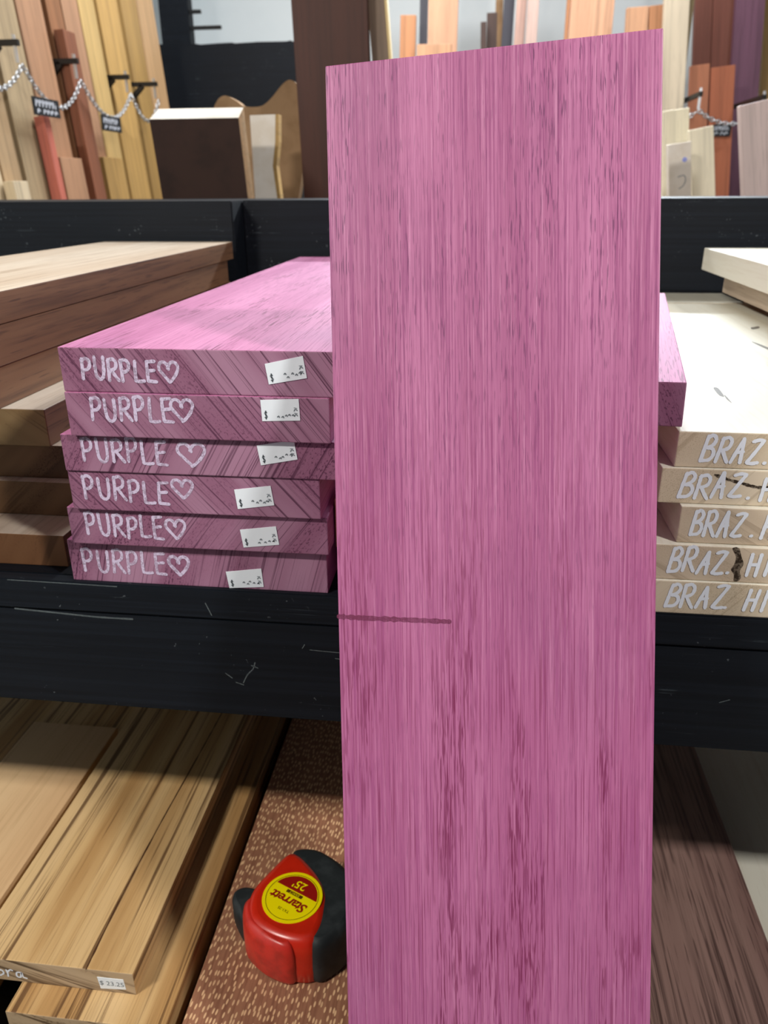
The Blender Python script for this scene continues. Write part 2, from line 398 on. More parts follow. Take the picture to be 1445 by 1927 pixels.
for i, (b, t, lb) in enumerate(zip(PB, PTXT, PL)):
    o = board('purple_board', b[0], b[1], b[2], b[5], b[3], b[4], [M['purple'], M['purple_end%d' % i]], lb, 'purple boards stacked on the shelf')
    w, h, s = t
    wd_ = .0024
    st = word('PURPLE', *w, wob=.06)
    ribbons('marker_lettering', st, wd_, M['marker'], o, lambda u, v, li: (u, -.0002-.00001*li, v))['label'] = 'hand lettering reading PURPLE in white marker'
    ribbons('marker_heart', boxglyph('heart', *h), wd_*(1.15 if i == 5 else .95), M['marker'], o, lambda u, v, li: (u, -.0002-.00001*li, v))['label'] = 'heart drawn in white marker'
    sticker(o, s, i)

# ------------------------------------------------------------------ the tall purple board in front
hx = Vector((.9963, -.0536, .0677)); hd = Vector((.0487, -.2991, -.953)); hw = .1880; hl = .7440; ht = .028
tl = Vector((-.0949, .5075, .0663)); foot = tl+hx*(hw/2)+hd*hl
hn = hx.cross(-hd)                                  # towards the viewer's side
hero = place('tall_purple_board', plank_mesh('tall_purple_board', hw, hl, ht, [M['hero'], M['purple_end6']]), foot+hx.cross(-hd)*(-ht), hx, -hd)
tag(hero, 'large bright purple board standing upright and leaning in front of the rack', 'board')
ribbons('saw_mark', [[(.0005-hw/2, hl-.3265), (.018-hw/2, hl-.3271), (.0413-hw/2, hl-.3275), (.069-hw/2, hl-.3280)]], .0032, M['saw'], hero, lambda u, v, li: (u, v, ht+.0001), 12, .35)['label'] = 'thin dark line across the purple face'

# ------------------------------------------------------------------ cream boards on the right
HB = [(.136, .36, .515, 1.15, -.1755, -.1505), (.128, .366, .513, 1.155, -.2012, -.1757), (.143, .36, .508, 1.15, -.2285, -.2014), (.115, .36, .504, 1.15, -.2555, -.2287), (.11, .36, .502, 1.16, -.2815, -.2557)]
HTXT = [(-.0956, -.0597, .0040, .0215, -.0545, -.0466), (-.1059, -.0663, .0050, .0225, -.0605, -.0522), (-.1, -.0677, .0065, .0245, -.0600, -.0532), (-.0982, -.0626, .0065, .0240, -.0585, -.0453), (-.0945, -.0561, .0060, .0235, -.0540, -.0409)]
HL = ['cream board on top of the right stack, pale face with knots', 'cream board second from top of right stack with a brown streak across its end',
      'cream board in the middle of the right stack, set back to the right', 'cream board second from bottom of right stack with a black stain on its end',
      'bottom cream board of the right stack, lying on the black shelf']
hick = []
for i, (b, t, lb) in enumerate(zip(HB, HTXT, HL)):
    o = board('cream_board', b[0], b[1], b[2], b[3], b[4], b[5], [M['hick'], M['hick_end2' if i in (2, 3) else 'hick_end']], lb, 'cream boards stacked on the right')
    st = word('BRAZ', t[0], t[1], t[2], t[3], slant=.12, wob=.06, gap=.25)
    st += [[(t[4], t[2]+.0006), (t[4]+.0005, t[2]+.0008)]]
    st += word('HI', t[5], t[5]+.0125, t[2], t[3]-.001, slant=.1, gap=.4)
    ribbons('marker_lettering', st, .0025, M['marker_w'], o, lambda u, v, li: (u, -.0002-.00001*li, v))['label'] = 'hand lettering reading BRAZ. HI in white marker'
    hick.append(o)
def blot(name, pts, mat, par, mp, seg=5):
    P = crom([Vector(p) for p in pts], seg, True); V = [mp(*p) for p in P]
    return mesh_obj(name, V, [tuple(range(len(V)))], mat, par)
blot('dark_stain', [(-.0577, .0262), (-.0535, .0265), (-.0508, .020), (-.0485, .0145), (-.0500, .009), (-.0485, .004), (-.0500, .0012), (-.0528, .001), (-.0535, .006), (-.0560, .010), (-.0545, .014), (-.0545, .020)], M['stain'], hick[3], lambda u, v: (u, -.00015, v))
ribbons('dark_streak', [[(-.0837, .0215), (-.0754, .0187), (-.0664, .0164), (-.0556, .0138), (-.0420, .0136), (-.03, .012)]], .0020, M['stain'], hick[1], lambda u, v, li: (u, -.00015, v), 10, .4)
def knot(par, x, y, w, l, a):
    ox, oy, oz = par.location
    ca, sa = math.cos(a), math.sin(a); pts = []
    for k in range(8):
        q = k/8*math.tau; r = random.uniform(.7, 1.15); u, v = math.cos(q)*w*r, math.sin(q)*l*r
        pts.append((x+u*ca-v*sa-ox, y+u*sa+v*ca-oy))
    pts += []
    return blot('knot', pts, M['knot'], par, lambda u, v: (u, v, .0251))
knot(hick[0], .1915, .627, .0022, .018, -.10); knot(hick[0], .1925, .606, .0008, .013, -.05)
knot(hick[0], .317, .946, .004, .012, -.5); knot(hick[0], .289, .825, .003, .03, .1); knot(hick[0], .265, 1.0, .0015, .03, .3)
board('cream_board', .10, .372, 1.168, 1.283, -.185, -.152, [M['hick'], M['hick_end']], 'short cream board end shaded by the back panel behind the right stack', 'cream boards stacked on the right')
board('filler_board', .10, .372, 1.168, 1.283, -.2815, -.1852, [M['walnut'], M['walnut_end']], 'block hidden under the short cream board end by the back panel')
# loose purple board lying across the cream stack
ax = Vector((.0844, .4724, 0)).normalized(); wx = Vector((ax.y, -ax.x, .03)).normalized()
pr_w = .13; corner = Vector((.137, .5136, -.1475))
up = wx.cross(ax)
org = corner - wx*(pr_w/2) + Vector((0, 0, .0003))
po = place('purple_board', plank_mesh('purple_board', pr_w, .48, .030, [M['purple'], M['purple_end6']]), org, wx, ax)
tag(po, 'loose purple board lying askew on the cream stack, half hidden by the tall board', 'board')
# pile of tan boards, seen only as a sliver behind the tall board
for z0, z1, y0, x0, nm in ((-.2815, -.2507, .62, -.098, 'bottom'), (-.2505, -.2114, .52, -.1003, 'middle'), (-.2112, -.1690, .62, -.08, 'top')):
    board('tan_board', x0, .10, y0, 1.15, z0, z1, [M['oak'], M['oak']], 'tan board, %s one of the pile hidden behind the tall purple board' % nm, 'tan boards behind the tall board')

# ------------------------------------------------------------------ brown boards on the left of the shelf
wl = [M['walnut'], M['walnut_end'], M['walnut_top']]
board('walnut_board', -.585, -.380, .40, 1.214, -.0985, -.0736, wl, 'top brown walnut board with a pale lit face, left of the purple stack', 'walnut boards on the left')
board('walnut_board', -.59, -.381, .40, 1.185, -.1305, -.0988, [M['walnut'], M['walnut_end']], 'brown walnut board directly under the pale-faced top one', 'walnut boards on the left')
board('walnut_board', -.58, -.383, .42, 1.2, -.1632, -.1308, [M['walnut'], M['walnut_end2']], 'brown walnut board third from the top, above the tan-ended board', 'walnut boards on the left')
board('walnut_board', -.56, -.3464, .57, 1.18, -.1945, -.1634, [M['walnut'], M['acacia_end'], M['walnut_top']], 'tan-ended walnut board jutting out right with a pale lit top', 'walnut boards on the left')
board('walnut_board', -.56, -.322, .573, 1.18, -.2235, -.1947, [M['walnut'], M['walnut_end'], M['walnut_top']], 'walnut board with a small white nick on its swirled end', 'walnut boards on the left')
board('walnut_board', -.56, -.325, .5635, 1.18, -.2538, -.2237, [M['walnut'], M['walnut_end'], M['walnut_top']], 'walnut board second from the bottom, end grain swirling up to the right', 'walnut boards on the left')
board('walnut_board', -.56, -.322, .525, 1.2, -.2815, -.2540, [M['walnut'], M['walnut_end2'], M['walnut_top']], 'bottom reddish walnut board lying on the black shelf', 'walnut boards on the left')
# pile at the right edge of the shelf
board('cream_board', .3145, .52, .60, 1.2, -.1094, -.080, [M['hick'], M['hick_end']], 'thick white board topping the pile at the right edge', 'boards at the right edge')
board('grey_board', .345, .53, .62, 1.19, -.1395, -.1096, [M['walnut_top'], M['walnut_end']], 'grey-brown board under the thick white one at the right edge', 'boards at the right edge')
board('walnut_board', .367, .54, .62, 1.16, -.176, -.1397, [M['walnut'], M['walnut_end']], 'dark brown board lowest in view in the right edge pile', 'boards at the right edge')
board('walnut_board', .376, .55, .62, 1.16, -.2815, -.1762, [M['walnut'], M['walnut_end']], 'thick brown timber hidden at the foot of the right edge pile', 'boards at the right edge')

# ------------------------------------------------------------------ lower shelf
zb = board('zebra_board', -.4197, -.2701, .424, 1.1, -.642, -.616, [M['zebra'], M['zebra_end']], 'upper striped zebrawood board with a price sticker on its end', 'zebrawood boards on the lower shelf')
board('zebra_board', -.3753, -.235, .3975, 1.15, -.714, -.6422, [M['zebra'], M['zebra_end']], 'lower striped zebrawood board sticking out under the stickered one', 'zebrawood boards on the lower shelf')
board('zebra_board', -.70, -.4356, .38, 1.15, -.714, -.6484, [M['zebra'], M['zebra_end']], 'shaded zebrawood board beneath the plain tan one', 'zebrawood boards on the lower shelf')
board('tan_board', -.540, -.430, .30, .742, -.6482, -.6223, [M['oak'], M['oak']], 'short plain tan board at the left edge of the lower shelf')
board('spacer_board', -.4153, -.3772, .5, 1.1, -.714, -.6422, [M['walnut'], M['walnut_end']], 'dark spacer block under the left side of the upper zebrawood board')
board('lacewood_board', -.2248, .025, .25, 1.2, -.714, -.650, [M['lace'], M['lace']], 'speckled reddish lacewood board under the tape measure')
board('dark_brown_board', .038, .2934, .25, 1.2, -.714, -.654, [M['darkbrown'], M['darkbrown']], 'dark brown straight-grained board right of the tall purple board')
board('white_board', .2997, .60, .25, 1.2, -.714, -.6795, [M['hick'], M['hick_end']], 'wide off-white board at the lower right corner')
ribbons('dark_vein', [[(.0262, .0), (.0250, .06), (.0262, .13), (.0285, .19), (.0310, .26), (.0330, .34), (.033, .45)]], .0011, M['vein'], zb, lambda u, v, li: (u*1.27, v*1.27, .0261), 10, .4)
def bra():
    s = []; x = -.3125-(-.2716); h = .0105; v = .0045
    s.append([(x+.000, v+h*1.3), (x+.0005, v+h*.6), (x, v+h*.1)]); s.append([(x, v+h*.25), (x+.0035, v+h*.55), (x+.005, v+h*.25), (x+.002, v)])
    s.append([(x+.0075, v+h*.6), (x+.008, v+h*.3), (x+.0078, v)]); s.append([(x+.008, v+h*.4), (x+.0105, v+h*.65), (x+.012, v+h*.6)])
    s.append([(x+.0175, v+h*.5), (x+.015, v+h*.45), (x+.0145, v+h*.1), (x+.017, v+h*.05), (x+.0185, v+h*.5), (x+.019, v+h*.1), (x+.0215, v)])
    return s
ribbons('marker_lettering', bra(), .0013, M['marker_w'], zb, lambda u, v, li: (u*1.27, -.0002-.00001*li, v*1.27))['label'] = 'hand lettering ending in bra'
c4 = [(.0419, .0178), (.0654, .0180), (.0663, .0061), (.0432, .0038)]
c = [Vector(p) for p in c4]
stz = mesh_obj('price_sticker', [(p.x, -.0004, p.y) for p in c]+[(p.x, 0, p.y) for p in c], [(3, 2, 1, 0), (4, 5, 6, 7), (0, 1, 5, 4), (1, 2, 6, 5), (2, 3, 7, 6), (3, 0, 4, 7)], M['paper'], zb)
stz['label'] = 'white price sticker reading $ 23.25'
def text_mesh(name, txt, size, mat, parent, mat4, bold=0, shear=0, space=1):
    cu = bpy.data.curves.new(name, 'FONT'); cu.body = txt; cu.size = size; cu.align_x = 'CENTER'; cu.align_y = 'CENTER'
    cu.offset = bold; cu.shear = shear; cu.space_character = space; cu.resolution_u = 3
    to = bpy.data.objects.new(name, cu); COL.objects.link(to)
    me = bpy.data.meshes.new_from_object(to.evaluated_get(bpy.context.evaluated_depsgraph_get()))
    bpy.data.objects.remove(to); bpy.data.curves.remove(cu)
    me.materials.clear(); me.materials.append(mat); me.name = name
    o = bpy.data.objects.new(name, me); COL.objects.link(o); o.parent = parent; o.matrix_local = mat4
    return o
text_mesh('sticker_print', '$ 23.25', .0074, M['print'], stz, Matrix.Translation((.0544, -.0006, .0114)) @ Matrix.Rotation(math.pi/2, 4, 'X'))

# ------------------------------------------------------------------ tape measure
M['red'] = plain('red_plastic', 'CC2812', .28, .5, .35, 'A81C0C', 60)
M['red2'] = plain('red_worn_plastic', 'CC3026', .33, .5, .4, '6E1410', 90)
M['rubber'] = plain('black_rubber', '1E2426', .6, .35, .5, '3C4244', 70)
M['yellow'] = plain('yellow_label', 'FAE800', .35)
M['lred'] = plain('dark_red_print', '98160C', .4)
M['lbrown'] = plain('brown_print', '5A3A08', .4)
tp = tag(empty('tape_measure', (-.1482, .5013, -.650)), 'red and black tape measure with a round yellow label lying on the lacewood', 'tape measure'); tp.scale = (1.27,)*3
def lump(name, outline, prof, mat, parent, seg=6, closed_smooth=True):
    P = crom([Vector(p) for p in outline], seg, True); n = len(P)
    area = sum(P[i].x*P[(i+1) % n].y-P[(i+1) % n].x*P[i].y for i in range(n))
    if area < 0: P.reverse()
    nr = []
    for i in range(n):
        d = (P[(i+1) % n]-P[i-1]).normalized(); nr.append(Vector((d.y, -d.x)))
    V = []; Fc = []
    cx, cy = -.1167, .3947
    cen = sum(P, Vector((0, 0)))/n
    for ins, z in prof:
        for p in P:
            a = p+(cen-p).normalized()*ins; V.append((a.x-cx, a.y-cy, z))
    for k in range(len(prof)-1):
        for i in range(n):
            a = k*n+i; b = k*n+(i+1) % n; Fc.append((a, b, b+n, a+n))
    Fc.append(tuple(range(n))[::-1]); Fc.append(tuple(range((len(prof)-1)*n, len(prof)*n)))
    o = mesh_obj(name, V, Fc, mat, parent, smooth=True)
    for p in o.data.polygons:
        if len(p.vertices) > 4: p.use_smooth = False
    return o
H = .040
red_o = [(-.1325, .4345), (-.1410, .420), (-.1485, .404), (-.1500, .390), (-.1460, .377), (-.138, .368), (-.124, .3615), (-.108, .3585), (-.095, .3605), (-.0895, .372), (-.0885, .388), (-.0905, .404), (-.100, .4195), (-.1125, .4315), (-.121, .4375), (-.1275, .4390)]
lump('case', red_o, [(.0015, 0), (0, .002), (-.0005, .012), (0, .026), (.0008, .032), (.0025, .0365), (.005, .0388), (.0085, H)], M['red'], tp)
rub_o = [(-.128, .4405), (-.1135, .4455), (-.099, .4410), (-.0825, .430), (-.0720, .414), (-.0690, .396), (-.0735, .378), (-.082, .3665), (-.0925, .3595), (-.104, .368), (-.113, .390), (-.120, .420)]
lump('rubber_grip', rub_o, [(.0012, .001), (0, .003), (-.0006, .014), (0, .026), (.0010, .032), (.003, .0362), (.007, .0382)], M['rubber'], tp)
lump('rubber_toe', [(-.142, .412), (-.157, .416), (-.1655, .412), (-.1665, .405), (-.160, .394), (-.150, .383), (-.143, .386), (-.138, .400)], [(.001, 0), (0, .002), (0, .018), (.0015, .022), (.004, .0235)], M['rubber'], tp, 5)
pad_o = [(-.1515, .394), (-.1512, .384), (-.1450, .3715), (-.132, .3618), (-.118, .3568), (-.1105, .3562), (-.1075, .3600), (-.114, .374), (-.128, .387), (-.143, .398)]
lump('thumb_pad', pad_o, [(.0010, .001), (-.0004, .004), (-.0006, .018), (-.0002, .028), (.0010, .033), (.0030, .0362), (.0060, .0378)], M['red2'], tp, 5)
def disc(name, r, z0, z1, mat, parent, n=56, a0=0, a1=math.tau, seg=False):
    V = []; Fc = []
    if seg:
        pts = [(r*math.cos(a0+(a1-a0)*i/n), r*math.sin(a0+(a1-a0)*i/n)) for i in range(n+1)]
    else: pts = [(r*math.cos(math.tau*i/n), r*math.sin(math.tau*i/n)) for i in range(n)]
    k = len(pts); V = [(x, y, z0) for x, y in pts]+[(x, y, z1) for x, y in pts]
    Fc = [(i, (i+1) % k, (i+1) % k+k, i+k) for i in range(k)]+[tuple(range(k))[::-1], tuple(range(k, 2*k))]
    return mesh_obj(name, V, Fc, mat, parent)
ld = disc('label_disc', .0218, 0, .0004, M['yellow'], tp); ld.location = (0, 0, H); ld.rotation_euler = (0, 0, math.radians(156.4))
ld['label'] = 'round yellow label with dark red lettering'
def ring(name, r0, r1, z, mat, parent, n=64):
    V = []
    for i in range(n):
        a = math.tau*i/n; V += [(r0*math.cos(a), r0*math.sin(a), z), (r1*math.cos(a), r1*math.sin(a), z)]
    return mesh_obj(name, V, [(2*i, 2*i+1, (2*i+3) % (2*n), (2*i+2) % (2*n)) for i in range(n)], mat, parent)
ring('ring_line', .0189, .0193, .0005, M['lbrown'], ld)
disc('red_segment', .0182, .0004, .0005, M['lred'], ld, 30, math.radians(180+16), math.radians(360-16), True)
def lt(txt, x, y, s, m, **k): return text_mesh('label_print', txt, s, m, ld, Matrix.Translation((x, y, .00062)), **k)
lt('Starrett', 0, .0042, .0104, M['lred'], bold=.00022, shear=.22, space=.92)
lt('25\'', .001, -.0110, .0092, M['yellow'], bold=.00012)
lt('TX1-25', -.001, .0118, .0030, M['lbrown'])
q = mesh_obj('label_print', [(-.0068, -.0040, .00055), (.0068, -.0040, .00055), (.0068, -.0014, .00055), (-.0068, -.0014, .00055)], [(0, 1, 2, 3)], M['lbrown'], ld)
lt('EXACT', 0, -.0027, .0027, M['yellow'])

# ------------------------------------------------------------------ background
BW = {}
def bgw(key, base, light=None, dark=None, contrast=.5):
    def sc(c, f): return ''.join('%02X' % max(0, min(255, int(int(c[i:i+2], 16)*f))) for i in (0, 2, 4))
    light = light or sc(base, 1.1); dark = dark or sc(base, .70)
    BW[key] = wood('board_'+key, base, light, dark, (14, 1.2), (90, 2.2), (300, 12), .25, contrast, .55)
for k, c in dict(cream='D8C6A6', tan='B89C78', greytan='AC9878', pinkbrown='B0886A', brown='8E6446', redbrown='865640', gold='BC985E', gold2='C4A66E', ochre='AE8C56', red='C27060', paletan='CAA478',
                 wenge='3E2A24', plum='46281F', greybrown='7A6858', white='E2DACA', orange='C89A78', orange2='BC8660', slate='46464E', umber='4A3A34', pink='C6A294', pink2='CEB2A6', peach='D2A484',
                 beige='CABCA4', beigedark='8C7A58', rust='B0694C', rust2='B8785A', darkred='704438', plum2='6E4C5E', ivory='E8DFC6', linen='E4DACC', mauve='C6B2AC', sapwood='D2BA86', bark='9A7A54').items(): bgw(k, c)
FL = -1.5
for k, c, v in (('bark', '9A7C5C', '85684A'), ('white', 'EEE6DA', 'E0D4C2'), ('wenge', '33221C', '241814')): BW[k] = plain('smooth_'+k, c, .7, .2, .8, v, 14)
def left_board(name, ya, yb, ztop, mat, label, xf=-1.24, t=.03, slope=-.07):
    # stands on the floor with its face towards +x, leaning back on the left wall; xf is the face at eye level
    L_ = (ztop-FL)/math.cos(math.atan(slope))
    yd = Vector((slope, 0, 1)).normalized()
    me = plank_mesh(name, yb-ya, L_, t, [BW[mat]], .002)
    xfoot = xf-slope*1.5 - t
    o = place(name, me, (xfoot, (ya+yb)/2, FL+.0025), (0, 1, 0), yd)
    return tag(o, label, 'board', 'boards leaning on the left wall')
left_board('leaning_board', 1.88, 2.045, 1.0, 'cream', 'cream board at the far left edge, nearest in the leaning row')
left_board('leaning_board', 2.055, 2.14, 1.05, 'tan', 'narrow tan board beside the first bracket of the left row')
left_board('leaning_board', 2.165, 2.30, 1.0, 'greytan', 'grey-tan board behind the larger black sign')
left_board('leaning_board', 2.31, 2.452, 1.1, 'pinkbrown', 'wide pinkish brown board just left of the second bracket')
left_board('leaning_board', 2.482, 2.57, 1.05, 'brown', 'brown board behind the short dark reddish one')
left_board('leaning_board', 2.578, 2.685, 1.0, 'pinkbrown', 'pinkish board right of the short dark reddish one')
left_board('leaning_board', 2.692, 2.806, 1.1, 'gold2', 'pale gold board left of the third bracket')
left_board('leaning_board', 2.834, 2.998, 1.0, 'gold', 'golden board between the third and fourth brackets')
left_board('leaning_board', 3.03, 3.17, 1.1, 'ochre', 'ochre board just right of the fourth bracket')
left_board('leaning_board', 3.18, 3.34, 1.0, 'paletan', 'pale tan board ending the left row next to the black wall')
left_board('leaning_board', 2.478, 2.55, .43, 'redbrown', 'short dark reddish board with its top in view in the left row', -1.203)
left_board('leaning_board', 2.258, 2.290, .187, 'red', 'narrow short salmon red board low in the left row', -1.203)
left_board('leaning_board', 2.30, 2.43, .085, 'pinkbrown', 'short pinkish board low in the left row beside the salmon one', -1.203)
left_board('leaning_board', 2.58, 2.72, .095, 'ochre', 'short ochre board low in the left row under the smaller sign', -1.203)
left_board('leaning_board', 2.03, 2.10, .02, 'cream', 'short cream board end peeping over the rack at far left', -1.203)

def bar(V, Fc, a, b, w, h, upv=(0, 0, 1)):
    a, b = Vector(a), Vector(b); d = (b-a).normalized(); u = Vector(upv); s = d.cross(u).normalized(); u = s.cross(d)
    k = len(V)
    for p in (a, b):
        for i, j in ((-1, -1), (1, -1), (1, 1), (-1, 1)): V.append(p+s*i*w/2+u*j*h/2)
    Fc += [(k, k+1, k+2, k+3), (k+7, k+6, k+5, k+4)]+[(k+i, k+4+i, k+4+(i+1) % 4, k+(i+1) % 4) for i in range(4)]
def bracket(tip, back, label, brace=True):
    t = Vector(tip); b = Vector(back); d = (t-b).normalized(); L_ = (t-b).length
    e = tag(empty('bracket', b), label, 'bracket', 'black iron brackets')
    V = []; Fc = []; bar(V, Fc, (0, 0, 0), d*L_, .012, .014); mesh_obj('arm', V, Fc, M['iron'], e)
    if brace:
        V = []; Fc = []; bar(V, Fc, d*(L_-.055)-Vector((0, 0, .005)), d*(L_-.11)-Vector((0, 0, .055)), .012, .016); bar(V, Fc, d*(L_-.11)-Vector((0, 0, .055)), d*(L_-.2)-Vector((0, 0, .07)), .012, .016)
        mesh_obj('brace', V, Fc, M['iron'], e)
    V = []; Fc = []; bar(V, Fc, d*(L_-.012)+Vector((0, 0, .018)), d*(L_-.012)-Vector((0, 0, .045)), .007, .007, d); mesh_obj('hook', V, Fc, M['chain'], e)
    return e
TIPS = [(-1.195, 2.152, .35), (-1.195, 2.467, .35), (-1.195, 2.82, .35), (-1.175, 3.014, .35)]
for t, nm in zip(TIPS, ('nearest bracket at the left edge of the leaning row', 'second bracket, above the larger black sign', 'third bracket, above the smaller black sign', 'farthest and smallest bracket of the left row')):
    bracket(t, (-1.5, t[1], t[2]), 'black iron '+nm)
def chain(pts, label, link=.016):
    P = crom([Vector(p) for p in pts], 30); V = []; Fc = []
    acc = 0; last = P[0]; k = 0; cen = P[0].copy()
    for a, b in zip(P, P[1:]):
        acc += (b-a).length
        if acc >= link*.72:
            d = (b-last).normalized(); c = (b+last)/2; last = b; acc = 0; k += 1
            s = d.cross(Vector((0, 0, 1))).normalized(); u = s.cross(d)
            if k % 2: s = u
            n = d.cross(s); base = len(V)
            for i in range(8):
                q = math.tau*i/8; rc = c+d*math.cos(q)*link*.5+s*math.sin(q)*link*.36; od = (d*math.cos(q)+s*math.sin(q)).normalized()
                for j in range(4):
                    w = math.tau*j/4; V.append(rc+(od*math.cos(w)+n*math.sin(w))*.0024-cen)
            for i in range(8):
                for j in range(4): Fc.append((base+i*4+j, base+((i+1) % 8)*4+j, base+((i+1) % 8)*4+(j+1) % 4, base+i*4+(j+1) % 4))
    o = mesh_obj('chain', V, Fc, M['chain'], smooth=True); o.location = W(cen)
    return tag(o, label, 'chain', 'zinc chains hung between brackets')
def sag(a, b, d, n=7):
    a, b = Vector(a)-Vector((0, 0, .05)), Vector(b)-Vector((0, 0, .05))
    return [a.lerp(b, i/n)-Vector((0, 0, d*4*(i/n)*(1-i/n))) for i in range(n+1)]
chain(sag((-1.195, 1.85, .35), TIPS[0], .07), 'zinc chain running out of the left edge of the picture')
chain(sag(TIPS[0], TIPS[1], .085), 'zinc chain sagging between the first and second brackets')
chain(sag(TIPS[1], TIPS[2], .085), 'zinc chain sagging between the second and third brackets')
chain(sag(TIPS[2], TIPS[3], .075), 'zinc chain sagging between the third and fourth brackets')
def sign(name, p0, ud, w, h, label, nl=(6, 5)):
    # p0 lower near corner; ud horizontal reading direction; faces ud x z
    u = Vector(ud).normalized(); nrm = u.cross(Vector((0, 0, 1)))
    P = Vector(p0); V = []
    for t in (0, -.004):
        for a, b in ((0, 0), (w, 0), (w, h), (0, h)): V.append(u*a+Vector((0, 0, b))+nrm*t)
    o = mesh_obj(name, V, [(0, 1, 2, 3), (7, 6, 5, 4), (0, 4, 5, 1), (1, 5, 6, 2), (2, 6, 7, 3), (3, 7, 4, 0)], M['slate']); o.location = W(P)
    tag(o, label, 'sign', 'small black price signs')
    st = []
    rnd = random.Random(len(label))
    for row, (y0, y1, k, a0) in enumerate(((.50, .86, nl[0], .08), (.14, .36, nl[1], .12))):
        x = a0
        for i in range(k):
            if row == 1 and i == 1: x += .08
            dx = (.86-a0)/k
            st.append([(x, y0), (x+dx*.2, y1), (x+dx*.55, y0+(y1-y0)*.4), (x+dx*.7, y1-.05), (x+dx*.8, y0)][:rnd.choice((3, 4, 5))])
            x += dx
    def mp(a, b, li=0): return u*(a*w)+Vector((0, 0, b*h))+nrm*.0006
    ribbons('chalk_writing', [[(a, b) for a, b in s] for s in st], .05, M['chalk'], o, mp, 3)
    return o
sign('price_sign', (-1.188, 2.165, .187), (0, 1, 0), .135, .044, 'larger black price sign with two lines of blurred white writing')
sign('price_sign', (-1.188, 2.56, .174), (0, 1, 0), .135, .044, 'smaller black price sign under the third bracket, right of the larger one')

def std_board(name, Y, tlx, trx, ztop, zb_, blx, mat, label, group, t=.03, top=None, extra=None):
    """upright board facing the aisle: left/right edge x at ztop, left edge x at zb_, stands on the floor"""
    w = trx-tlx; sl = (tlx-blx)/(ztop-zb_); zt = ztop if top is None else top
    yd = Vector((sl, 0, 1)).normalized(); L_ = (zt-FL)/yd.z
    xf = tlx+w/2+sl*(FL-ztop)
    me = plank_mesh(name, w/math.sqrt(1+sl*sl), L_-.004, t, [BW[mat]], .002)
    o = place(name, me, (xf, Y+t, FL+abs(sl)*w/2+.001), (1, 0, -sl), yd)       # local z = x cross y points to -y, towards the aisle
    return tag(o, label, 'board', group)
G = 'boards standing against the back wall'
std_board('tall_dark_board', 1.90, -.4251, -.2616, .3722, -.0215, -.4147, 'plum', 'very tall dark reddish brown board left of the tall purple board top', None, .03, .95)
gb = std_board('grey_brown_board', 1.94, -.266, -.229, .3675, .26, -.257, 'greybrown', 'tall grey-brown board edge right of the dark reddish one', None, .03, .93)
se = plank_mesh('sapwood_edge', .006, 2.42, .0305, [BW['sapwood']], .001)
pe = place('sapwood_edge', se, (.0216, 0, 0), parent=gb); pe['label'] = 'pale yellow sapwood edge'
std_board('board_offcut', 3.50, -.350, -.2890, .6258, .4949, -.353, 'orange2', 'short orange-tan board left of the tall tan one behind the purple top', G)
std_board('slim_board', 3.62, -.2840, -.2525, .6903, .5483, -.2853, 'slate', 'thin dark slate board beside the tall tan one', G, .02, .95)
std_board('wide_board', 3.62, -.250, -.1312, .6894, .5065, -.2510, 'peach', 'tall wide tan board above the middle of the purple board', G, .03, 1.0)
std_board('board_offcut', 3.42, -.2785, -.1445, .5146, .4705, -.2785, 'orange', 'short wide orange board just over the purple board top edge', G)
std_board('board_offcut', 3.43, -.0375, -.0165, .584, .5147, -.0350, 'umber', 'shortest dark board of the stepped dark group', G)
std_board('board_offcut', 3.47, -.0155, .0240, .620, .5142, -.0130, 'umber', 'second dark board of the stepped dark group', G)
std_board('slim_board', 3.66, .017, .0470, .6912, .5355, .0183, 'bark', 'narrow olive brown board between the dark ones', G, .02, 1.0)
std_board('slim_board', 3.60, .0485, .0910, .6809, .5277, .0455, 'slate', 'dark slate board beside the pink boards', G, .03, 1.0)
std_board('slim_board', 3.53, .097, .1350, .67, .5283, .0945, 'pink', 'pink board next to the dark slate one', G, .03, 1.0)
std_board('slim_board', 3.48, .1365, .1790, .6595, .5196, .1360, 'pink2', 'paler pink board right of the pink one', G, .025, 1.0)
std_board('wide_board', 3.5, .300, .4610, .6551, .5303, .300, 'peach', 'tall wide peach board above the purple board right half', G, .03, 1.0)
std_board('slim_board', 3.52, .2855, .2990, .6551, .5303, .2850, 'orange2', 'narrow darker strip along the left of the wide peach board', G, .02, 1.0)
std_board('board_offcut', 3.3, .4795, .5550, .592, .5112, .4830, 'orange', 'short orange board left of its twin, right of the peach board', G)
std_board('board_offcut', 3.3, .5570, .6090, .595, .5124, .5640, 'orange2', 'short orange board touching the tall beige one', G)
std_board('tall_beige_board', 3.16, .580, .662, .59, .2495, .606, 'beige', 'tall beige board behind the right corner of the purple board', G, .03, 1.0)
std_board('tall_beige_board', 3.20, .668, .687, .5868, .2483, .667, 'beigedark', 'narrow olive edge board right of the tall beige one', G, .03, .98)
std_board('tall_red_board', 3.6, .7747, .8400, .6601, -.0377, .848, 'darkred', 'tall dark red board left of its pair at the right', G, .03, 1.0)
std_board('tall_red_board', 3.6, .8420, .9300, .6582, -.0381, .9150, 'darkred', 'tall dark red board right of its pair, beside the plum board', G, .03, 1.0)
std_board('tall_plum_board', 3.55, .9130, 1.0182, .6469, -.0479, .9760, 'plum2', 'tall plum purple board in the right background', G, .03, 1.0)
std_board('tall_tan_board', 3.7, 1.0612, 1.1406, .6709, .3209, 1.1025, 'ochre', 'tan board at the far right edge of the background', G, .03, 1.0)
std_board('rust_board', 3.3, .7242, .7900, .4062, .194, .745, 'rust2', 'shorter rust orange board, left of the pair under the chain', G)
